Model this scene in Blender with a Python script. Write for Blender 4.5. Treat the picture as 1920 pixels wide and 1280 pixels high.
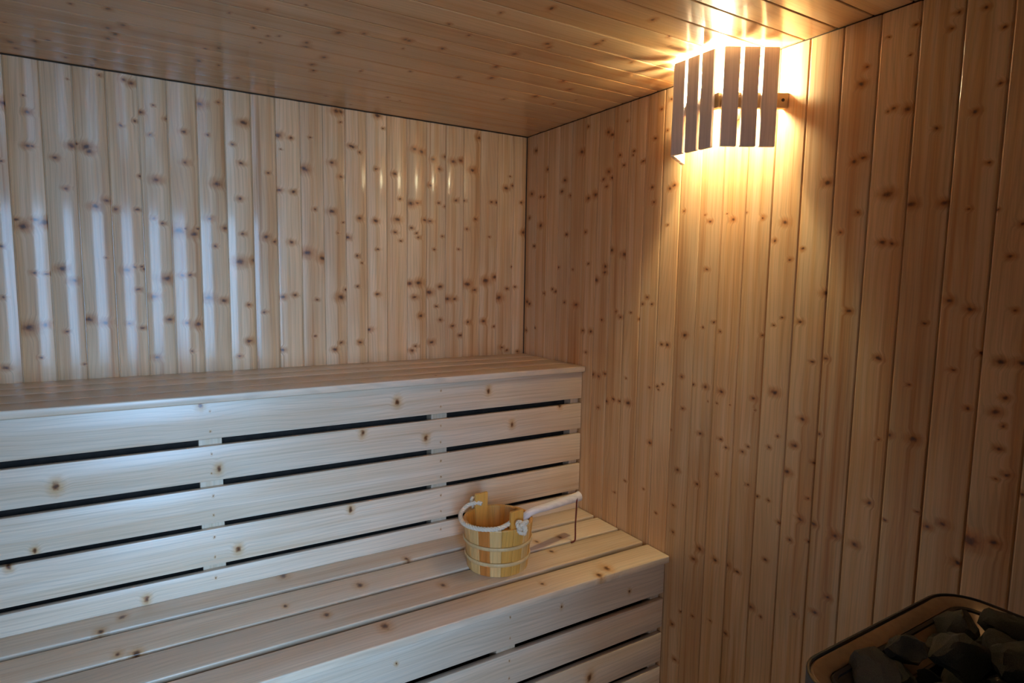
import bpy, bmesh, math, random
from mathutils import Matrix, Vector, noise

for o in list(bpy.data.objects):
    bpy.data.objects.remove(o, do_unlink=True)
scene = bpy.context.scene
COL = scene.collection
random.seed(7)

# ------------------------------------------------------------------ dimensions (metres)
# origin: foot of the corner where the back wall (y = 0) meets the right wall (x = 0); room lies at x < 0, y < 0
CEIL = 2.203            # ceiling height
UP = 1.18               # upper bench top
LOW = UP - 0.6165       # lower bench top
X_LEFT = -2.65          # left wall
Y_FRONT = -2.85         # front wall with the glazed door

# ------------------------------------------------------------------ camera
cam_data = bpy.data.cameras.new('camera')
cam_data.sensor_width = 36.0
cam_data.lens = 1138.85 / 1920 * 36.0
cam_data.clip_start = 0.02
camera = bpy.data.objects.new('camera', cam_data)
COL.objects.link(camera)
right = Vector((0.8544, -0.5194, 0.0161)); up = Vector((0.0398, 0.0963, 0.9946)); fwd = Vector((0.5182, 0.8491, -0.1029))
camera.matrix_world = Matrix(((right.x, up.x, -fwd.x, -1.581), (right.y, up.y, -fwd.y, -2.483),
                              (right.z, up.z, -fwd.z, 1.5405), (0, 0, 0, 1)))
scene.camera = camera

# ------------------------------------------------------------------ world, daylight, exposure
world = bpy.data.worlds.new('world'); scene.world = world
world.use_nodes = True
world.node_tree.nodes['Background'].inputs[0].default_value = (0.55, 0.72, 1.0, 1)
world.node_tree.nodes['Background'].inputs[1].default_value = 0.05
vs = scene.view_settings
vs.view_transform = 'Standard'; vs.look = 'None'; vs.gamma = 1.0; vs.use_curve_mapping = False
vs.exposure = 0.0


def area(name, loc, rot, sx, sy, power, color):
    d = bpy.data.lights.new(name, 'AREA'); d.shape = 'RECTANGLE'; d.size = sx; d.size_y = sy
    d.energy = power; d.color = color
    o = bpy.data.objects.new(name, d); COL.objects.link(o)
    o.location = loc; o.rotation_euler = rot
    return o


# cool daylight of the bright room outside, coming in through the glass of the door behind the camera
area('daylight', (-1.95, -5.5, 1.9), (math.radians(90), 0, 0), 1.4, 2.6, 284, (0.20, 0.54, 1.0))
# added fill: wide, paler light outside the door to brighten the right side
area('fill_light', (-2.6, -5.6, 1.85), (math.radians(90), 0, 0), 3.2, 2.4, 222, (0.76, 0.80, 1.0))

# ------------------------------------------------------------------ helpers
PLOC = {}


def bm_mesh(bm, name, smooth=False):
    bmesh.ops.recalc_face_normals(bm, faces=bm.faces)
    me = bpy.data.meshes.new(name); bm.to_mesh(me); bm.free()
    if smooth:
        for pl in me.polygons: pl.use_smooth = True
    return me


def mk(name, me, mat, parent=None, M=None):
    o = bpy.data.objects.new(name, me)
    COL.objects.link(o)
    if me is not None and mat is not None and not me.materials: me.materials.append(mat)
    M = M or Matrix.Identity(4)
    if parent is not None:
        o.parent = parent
        M = Matrix.Translation(-PLOC.get(parent.name, Vector())) @ M
    o.matrix_basis = M
    return o


def thing(name, label, cat, loc, group=None):
    o = bpy.data.objects.new(name, None); COL.objects.link(o)
    o.empty_display_size = 0.05
    o.location = loc; PLOC[o.name] = Vector(loc)
    tag(o, label, cat, group)
    return o


def tag(o, label, cat, group=None):
    o['label'] = label; o['category'] = cat
    if group: o['group'] = group
    return o


def structure(o, label=None):
    o['kind'] = 'structure'
    if label: o['label'] = label
    return o


def box_bm(x0, x1, y0, y1, z0, z1, bm=None, bevel=0, seg=2):
    own = bm is None
    if own: bm = bmesh.new()
    vs_ = [bm.verts.new(c) for c in ((x0, y0, z0), (x1, y0, z0), (x1, y1, z0), (x0, y1, z0),
                                     (x0, y0, z1), (x1, y0, z1), (x1, y1, z1), (x0, y1, z1))]
    for f in ((0, 3, 2, 1), (4, 5, 6, 7), (0, 1, 5, 4), (1, 2, 6, 5), (2, 3, 7, 6), (3, 0, 4, 7)):
        bm.faces.new([vs_[i] for i in f])
    if bevel:
        bmesh.ops.bevel(bm, geom=list(bm.edges), offset=bevel, segments=seg, affect='EDGES', profile=0.5)
    return bm


def box(name, x0, x1, y0, y1, z0, z1, mat, parent=None, bevel=0, seg=2):
    """box with its origin at its own centre"""
    cx, cy, cz = (x0 + x1) / 2, (y0 + y1) / 2, (z0 + z1) / 2
    bm = box_bm(x0 - cx, x1 - cx, y0 - cy, y1 - cy, z0 - cz, z1 - cz, None, bevel, seg)
    return mk(name, bm_mesh(bm, name), mat, parent, Matrix.Translation((cx, cy, cz)))


def plank_mesh(width, length, thick=0.014, cham=0.0032, lip=0.0009, depth=0.0042, crown=0.0009, n=8):
    """tongue-and-groove board: local x across, y along, z out of the wall (face at z = 0)"""
    h = width / 2 - 0.0002
    prof = [(-h, -thick), (-h, -depth), (-h + lip, -depth), (-h + lip + 0.0006, -depth + 0.0022)]
    a = h - lip - cham
    for i in range(n + 1):
        t = -1 + 2 * i / n
        prof.append((a * t, -crown * t * t - 0.0001))
    prof += [(h - lip - 0.0006, -depth + 0.0022), (h - lip, -depth), (h, -depth), (h, -thick)]
    bm = bmesh.new()
    A = [bm.verts.new((x, -length / 2, z)) for x, z in prof]
    B = [bm.verts.new((x, length / 2, z)) for x, z in prof]
    m = len(prof)
    for i in range(m):
        j = (i + 1) % m
        bm.faces.new((A[i], A[j], B[j], B[i]))
    bm.faces.new(A[::-1]); bm.faces.new(B)
    me = bm_mesh(bm, 'plank')
    for pl in me.polygons: pl.use_smooth = True
    me.set_sharp_from_angle(angle=math.radians(20))
    return me


def board_mesh(width, length, thick, r=0.003, seg=2):
    """planed board with eased edges: local x across, y along, z out (face at z = 0)"""
    bm = box_bm(-width / 2, width / 2, -length / 2, length / 2, -thick, 0, None, r, seg)
    me = bm_mesh(bm, 'board')
    for pl in me.polygons: pl.use_smooth = True
    me.set_sharp_from_angle(angle=math.radians(40))
    return me


NK = 14


def set_knots(o, lst):
    """knots in the board's own coordinates: (across, along, radius in metres)"""
    lst = sorted(lst, key=lambda k: -k[2])[:NK]
    for i in range(NK):
        if i < len(lst):
            u, v, r = lst[i]
            o['knot_%02d' % i] = [float(u), float(v), 0.0, 1.0 / r]
        else:
            o['knot_%02d' % i] = [90.0, 90.0, 0.0, 10.0]


def random_knots(w, length, density=3.0, rmin=0.003, rmax=0.009):
    return [(random.uniform(-w * .42, w * .42), random.uniform(-length / 2, length / 2), random.uniform(rmin, rmax))
            for _ in range(int(length * density + random.random()))]


def tube_bm(path, rad, n=10, bm=None, closed=False, caps=True):
    """tube along a list of points; rad a number or list"""
    own = bm is None
    if own: bm = bmesh.new()
    pts = [Vector(q) for q in path]; m = len(pts)
    rads = rad if isinstance(rad, (list, tuple)) else [rad] * m
    rings = []; prev = None
    for i, q in enumerate(pts):
        if closed: t = pts[(i + 1) % m] - pts[i - 1]
        else: t = pts[min(i + 1, m - 1)] - pts[max(i - 1, 0)]
        t.normalize()
        if prev is None:
            a = Vector((0, 0, 1)) if abs(t.z) < .9 else Vector((1, 0, 0))
            nrm = t.cross(a).normalized()
        else:
            nrm = (prev - t * prev.dot(t)).normalized()
        prev = nrm; b = t.cross(nrm)
        rings.append([bm.verts.new(q + (nrm * math.cos(2 * math.pi * k / n) + b * math.sin(2 * math.pi * k / n)) * rads[i]) for k in range(n)])
    for i in range(m if closed else m - 1):
        A, B = rings[i], rings[(i + 1) % m]
        for k in range(n):
            bm.faces.new((A[k], A[(k + 1) % n], B[(k + 1) % n], B[k]))
    if caps and not closed:
        bm.faces.new(rings[0][::-1]); bm.faces.new(rings[-1])
    return bm


def smooth_path(pts, n=12):
    """Catmull-Rom through points"""
    P = [Vector(q) for q in pts]; out = []
    for i in range(len(P) - 1):
        p0 = P[max(i - 1, 0)]; p1 = P[i]; p2 = P[i + 1]; p3 = P[min(i + 2, len(P) - 1)]
        for k in range(n):
            t = k / n
            out.append(0.5 * ((2 * p1) + (p2 - p0) * t + (2 * p0 - 5 * p1 + 4 * p2 - p3) * t * t + (3 * p1 - p0 - 3 * p2 + p3) * t ** 3))
    out.append(P[-1])
    return out


def rope_bm(path, R, pitch, strands=3, n=7):
    """three twisted strands along a path"""
    pts = [Vector(q) for q in path]
    # resample evenly
    seg = [0.0]
    for a, b in zip(pts, pts[1:]): seg.append(seg[-1] + (b - a).length)
    total = seg[-1]; step = pitch / 10; N = max(8, int(total / step)); res = []
    j = 0
    for i in range(N + 1):
        s = total * i / N
        while j < len(seg) - 2 and seg[j + 1] < s: j += 1
        f = (s - seg[j]) / max(1e-9, seg[j + 1] - seg[j])
        res.append(pts[j].lerp(pts[j + 1], f))
    bm = bmesh.new(); prev = None; frames = []
    for i, q in enumerate(res):
        t = (res[min(i + 1, N)] - res[max(i - 1, 0)]).normalized()
        if prev is None:
            a = Vector((0, 0, 1)) if abs(t.z) < .9 else Vector((1, 0, 0)); nr = t.cross(a).normalized()
        else: nr = (prev - t * prev.dot(t)).normalized()
        prev = nr; frames.append((q, nr, t.cross(nr)))
    for k in range(strands):
        line = []
        for i, (q, nr, b) in enumerate(frames):
            a = 2 * math.pi * (k / strands + total * i / N / pitch)
            line.append(q + (nr * math.cos(a) + b * math.sin(a)) * R * 0.5)
        tube_bm(line, R * 0.56, n, bm)
    return bm


# ------------------------------------------------------------------ materials
class NT:
    def __init__(self, name):
        self.m = bpy.data.materials.new(name); self.m.use_nodes = True
        self.t = self.m.node_tree; self.b = self.t.nodes['Principled BSDF']

    def n(self, typ, **kw):
        nd = self.t.nodes.new(typ)
        for k, v in kw.items(): setattr(nd, k, v)
        return nd

    def put(self, sock, v):
        if hasattr(v, 'is_output') or isinstance(v, bpy.types.NodeSocket): self.t.links.new(v, sock)
        elif v is not None: sock.default_value = v

    def math(self, op, a, b=None, c=None):
        nd = self.n('ShaderNodeMath', operation=op)
        for s, v in zip(nd.inputs, (a, b, c)): self.put(s, v)
        return nd.outputs[0]

    def vec(self, op, a, b=None):
        nd = self.n('ShaderNodeVectorMath', operation=op)
        self.put(nd.inputs[0], a); self.put(nd.inputs[1], b)
        return nd.outputs['Value'] if op in ('LENGTH', 'DISTANCE', 'DOT_PRODUCT') else nd.outputs[0]

    def comb(self, x, y, z):
        nd = self.n('ShaderNodeCombineXYZ')
        for s, v in zip(nd.inputs, (x, y, z)): self.put(s, v)
        return nd.outputs[0]

    def rng(self, v, a, b, c=0.0, d=1.0, smooth=True):
        nd = self.n('ShaderNodeMapRange', interpolation_type='SMOOTHSTEP' if smooth else 'LINEAR')
        for s, x in zip(nd.inputs[:5], (v, a, b, c, d)): self.put(s, x)
        return nd.outputs[0]

    def noise(self, v, scale=1.0, detail=2.0, rough=0.5, dist=0.0):
        nd = self.n('ShaderNodeTexNoise')
        self.put(nd.inputs['Vector'], v)
        nd.inputs['Scale'].default_value = scale; nd.inputs['Detail'].default_value = detail
        nd.inputs['Roughness'].default_value = rough; nd.inputs['Distortion'].default_value = dist
        return nd.outputs['Fac']

    def mix(self, f, a, b):
        nd = self.n('ShaderNodeMix', data_type='RGBA')
        self.put(nd.inputs[0], f); self.put(nd.inputs[6], a); self.put(nd.inputs[7], b)
        return nd.outputs[2]


def rgb(r, g, b): return (r, g, b, 1.0)


def wood(name, pale, tan, streak, rough=0.35, axis='y', knots=True, streak_amt=0.55, coat=0.0, var=0.14, bump=0.12):
    N = NT(name)
    tc = N.n('ShaderNodeTexCoord')
    sp = N.n('ShaderNodeSeparateXYZ'); N.t.links.new(tc.outputs['Object'], sp.inputs[0])
    x, y, z = sp.outputs
    if axis == 'z': y, z = z, y
    if axis == 'x': x, y = y, x
    info = N.n('ShaderNodeObjectInfo'); rnd = info.outputs['Random']
    off = N.math('MULTIPLY', rnd, 57.0)
    dn = None; infl = None
    if knots:
        nv = N.n('ShaderNodeTexNoise'); nv.inputs['Scale'].default_value = 45.0; nv.inputs['Detail'].default_value = 2.0
        N.put(nv.inputs['Vector'], N.vec('ADD', tc.outputs['Object'], N.comb(off, off, 0.0)))
        P = N.vec('ADD', N.comb(x, y, 0.0), N.vec('MULTIPLY', N.vec('SUBTRACT', nv.outputs['Color'], (0.5, 0.5, 0.5)), (0.014, 0.010, 0.0)))
        for i in range(NK):
            at = N.n('ShaderNodeAttribute', attribute_type='OBJECT', attribute_name='knot_%02d' % i)
            d = N.vec('SUBTRACT', P, at.outputs['Vector'])
            d = N.vec('MULTIPLY', d, (0.78, 1.12, 0.0))
            d = N.math('MULTIPLY', N.vec('LENGTH', d), at.outputs['Alpha'])
            dn = d if dn is None else N.math('MINIMUM', dn, d)
        jn = N.noise(N.vec('ADD', N.vec('MULTIPLY', N.comb(x, y, z), (130.0, 90.0, 90.0)), N.comb(off, off, off)), 1.0, 2.0)
        dn = N.math('ADD', dn, N.math('MULTIPLY', N.math('SUBTRACT', jn, 0.5), 0.9))
        infl = N.rng(dn, 0.6, 4.5, 1.0, 0.0)
        x = N.math('ADD', x, N.math('MULTIPLY', infl, 0.010))
    Q = N.comb(x, y, z); O = N.comb(off, N.math('MULTIPLY', off, 1.7), N.math('MULTIPLY', off, 0.37))

    def nz(sx, sy, sz, det, k=1.0, rough_=0.5):
        return N.noise(N.vec('ADD', N.vec('MULTIPLY', Q, (sx, sy, sz)), O), k, det, rough_)
    fine = nz(330.0, 3.5, 60.0, 3.0, 1.0, 0.6)
    broad = nz(34.0, 0.55, 12.0, 2.0)
    broad2 = nz(62.0, 0.8, 19.0, 2.0)
    patch = nz(9.0, 2.6, 5.0, 2.0)
    wig = nz(5.0, 1.5, 5.0, 2.0)
    ring = N.math('SINE', N.math('ADD', N.math('MULTIPLY', x, 420.0), N.math('MULTIPLY', wig, 46.0)))
    col = N.mix(N.rng(broad, 0.40, 0.66), rgb(*pale), rgb(*tan))
    col = N.mix(N.math('MULTIPLY', N.math('FRACT', N.math('MULTIPLY', rnd, 7.31)), 0.38), col, rgb(*tan))
    col = N.mix(N.rng(patch, 0.35, 0.72, 0.0, 0.45), col, rgb(*[0.5 * (a + b) for a, b in zip(tan, streak)]))
    col = N.mix(N.rng(broad2, 0.56, 0.76, 0.0, streak_amt), col, rgb(*streak))
    if knots:
        col = N.mix(N.rng(dn, 0.7, 3.4, 0.70, 0.0), col, rgb(*[c * k for c, k in zip(streak, (1.0, 0.88, 0.6))]))
    val = N.math('ADD', N.math('MULTIPLY', N.rng(fine, 0.3, 0.72, 0.0, 1.0), -var), 1.0 + var * 0.4)
    val = N.math('ADD', val, N.math('MULTIPLY', N.rng(ring, 0.2, 1.0), -var * 0.45))
    val = N.math('MULTIPLY', val, N.rng(rnd, 0.0, 1.0, 0.92, 1.10, False))
    mul = N.n('ShaderNodeMix', data_type='RGBA', blend_type='MULTIPLY')
    mul.inputs[0].default_value = 1.0
    N.put(mul.inputs[6], col); N.put(mul.inputs[7], N.comb(val, val, val))
    col = mul.outputs[2]
    if knots:
        col = N.mix(N.rng(dn, 0.45, 1.35, 0.85, 0.0), col, rgb(0.26, 0.080, 0.018))
        col = N.mix(N.rng(dn, 0.15, 0.85, 0.85, 0.0), col, rgb(0.06, 0.022, 0.010))
    N.put(N.b.inputs['Base Color'], col)
    N.b.inputs['Roughness'].default_value = rough
    N.b.inputs['Specular IOR Level'].default_value = 0.5
    if coat:
        N.b.inputs['Coat Weight'].default_value = coat; N.b.inputs['Coat Roughness'].default_value = 0.11
    bp = N.n('ShaderNodeBump'); bp.inputs['Strength'].default_value = bump; bp.inputs['Distance'].default_value = 0.001
    N.put(bp.inputs['Height'], fine); N.put(N.b.inputs['Normal'], bp.outputs[0])
    return N.m


def plain(name, color, rough=0.5, metal=0.0, noise_amt=0.0, scale=40.0, emit=None, strength=0.0):
    N = NT(name)
    c = rgb(*color)
    if noise_amt:
        tc = N.n('ShaderNodeTexCoord')
        f = N.noise(tc.outputs['Object'], scale, 4.0, 0.6)
        c = N.mix(N.rng(f, 0.3, 0.7), rgb(*[k * (1 - noise_amt) for k in color]), rgb(*[min(1, k * (1 + noise_amt)) for k in color]))
    N.put(N.b.inputs['Base Color'], c)
    N.b.inputs['Roughness'].default_value = rough; N.b.inputs['Metallic'].default_value = metal
    if emit:
        N.b.inputs['Emission Color'].default_value = rgb(*emit); N.b.inputs['Emission Strength'].default_value = strength
    return N.m


M_WALL = wood('pine_wall', (0.75, 0.51, 0.30), (0.65, 0.37, 0.17), (0.45, 0.18, 0.045), 0.48, streak_amt=0.75, coat=0.28, var=0.18)
M_CEIL = wood('pine_ceiling', (0.70, 0.46, 0.26), (0.62, 0.36, 0.17), (0.46, 0.19, 0.06), 0.34, coat=0.55)
M_BENCH = wood('pine_bench', (0.76, 0.61, 0.46), (0.70, 0.53, 0.37), (0.58, 0.36, 0.20), 0.34, streak_amt=0.45, var=0.17)
M_FRAME = wood('pine_frame', (0.66, 0.52, 0.38), (0.60, 0.45, 0.30), (0.50, 0.32, 0.18), 0.55, axis='z', knots=False)
M_SHADE = wood('shade_wood', (0.76, 0.66, 0.64), (0.70, 0.60, 0.58), (0.62, 0.50, 0.47), 0.5, axis='z', knots=False, streak_amt=0.25)
M_RAIL = wood('rail_wood', (0.62, 0.42, 0.22), (0.56, 0.36, 0.17), (0.45, 0.25, 0.1), 0.5, axis='x', knots=False)
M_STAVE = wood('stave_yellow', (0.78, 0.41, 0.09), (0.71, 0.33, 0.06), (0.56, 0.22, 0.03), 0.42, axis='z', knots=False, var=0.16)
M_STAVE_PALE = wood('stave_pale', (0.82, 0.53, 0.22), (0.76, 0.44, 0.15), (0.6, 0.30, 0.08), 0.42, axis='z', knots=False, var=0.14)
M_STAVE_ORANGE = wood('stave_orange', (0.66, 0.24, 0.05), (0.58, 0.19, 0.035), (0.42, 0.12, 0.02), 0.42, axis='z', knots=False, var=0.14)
M_HOOP = wood('hoop_wood', (0.74, 0.52, 0.26), (0.68, 0.45, 0.2), (0.55, 0.32, 0.12), 0.45, axis='x', knots=False, var=0.1)
M_LADLE = wood('ladle_wood', (0.80, 0.72, 0.70), (0.75, 0.66, 0.63), (0.66, 0.53, 0.48), 0.45, axis='x', knots=False, streak_amt=0.2)
M_ROPE = plain('rope_cotton', (0.78, 0.66, 0.50), 0.85, 0, 0.12, 300)
M_CORD = plain('leather_cord', (0.16, 0.022, 0.012), 0.6, 0, 0.15, 200)
M_BACK = plain('wall_backing', (0.10, 0.06, 0.035), 0.9, 0, 0.1, 20)
M_FLOOR = plain('floor_tile', (0.33, 0.27, 0.22), 0.55, 0, 0.12, 18)
M_STEEL = plain('brushed_steel', (0.42, 0.37, 0.32), 0.36, 1.0, 0.08, 60)
M_BLACK = plain('black_steel', (0.012, 0.012, 0.014), 0.45, 0.0, 0.2, 60)
M_DARK = plain('dark_hole', (0.03, 0.02, 0.015), 0.8, 0, 0.1, 60)
M_GAP_SHADOW = plain('gap_shadow', (0.022, 0.016, 0.012), 0.9, 0, 0.3, 30)  # near-black colour standing in for shadow inside the bench gaps
M_CERAMIC = plain('white_ceramic', (0.75, 0.73, 0.7), 0.3, 0, 0.03, 30)


def stone_material():
    N = NT('heater_stone')
    tc = N.n('ShaderNodeTexCoord'); info = N.n('ShaderNodeObjectInfo')
    v = N.vec('ADD', tc.outputs['Object'], N.comb(N.math('MULTIPLY', info.outputs['Random'], 31.0), 0.0, 0.0))
    a = N.noise(v, 28.0, 5.0, 0.65); b = N.noise(v, 160.0, 3.0, 0.6)
    col = N.mix(N.rng(a, 0.35, 0.68), rgb(0.014, 0.019, 0.022), rgb(0.050, 0.060, 0.050))
    col = N.mix(N.rng(b, 0.60, 0.78, 0.0, 0.7), col, rgb(0.17, 0.17, 0.13))
    N.put(N.b.inputs['Base Color'], col); N.b.inputs['Roughness'].default_value = 0.75
    bp = N.n('ShaderNodeBump'); bp.inputs['Strength'].default_value = 0.6; bp.inputs['Distance'].default_value = 0.003
    N.put(bp.inputs['Height'], N.math('ADD', a, N.math('MULTIPLY', b, 0.5))); N.put(N.b.inputs['Normal'], bp.outputs[0])
    return N.m


def glass_material():
    N = NT('door_glass')
    tr = N.n('ShaderNodeBsdfTransparent'); tr.inputs[0].default_value = rgb(0.93, 0.96, 0.97)
    gl = N.n('ShaderNodeBsdfGlossy'); gl.inputs['Roughness'].default_value = 0.02
    mx = N.n('ShaderNodeMixShader'); mx.inputs[0].default_value = 0.07
    N.t.links.new(tr.outputs[0], mx.inputs[1]); N.t.links.new(gl.outputs[0], mx.inputs[2])
    out = [n for n in N.t.nodes if n.type == 'OUTPUT_MATERIAL'][0]
    N.t.links.new(mx.outputs[0], out.inputs[0])
    return N.m


M_STONE = stone_material(); M_GLASS = glass_material()

# ------------------------------------------------------------------ measured boards and knots
# joints between the boards, along each surface
JOINTS_BACK = [-1.9183, -1.83, -1.7456, -1.6557, -1.5663, -1.481, -1.3911, -1.3008, -1.2122, -1.1258, -1.0368, -0.9496, -0.8622,
               -0.7747, -0.6887, -0.5996, -0.5097, -0.4192, -0.3307, -0.2448, -0.1559, -0.0686]
JOINTS_RIGHT = [-1.9760, -1.8853, -1.7943, -1.7027, -1.6118, -1.5187, -1.4253, -1.3350, -1.2437, -1.1540, -1.0650, -0.9755, -0.8888,
                -0.7998, -0.7099, -0.6203, -0.5307, -0.4415, -0.3530, -0.2640, -0.1780, -0.0890]
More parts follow.
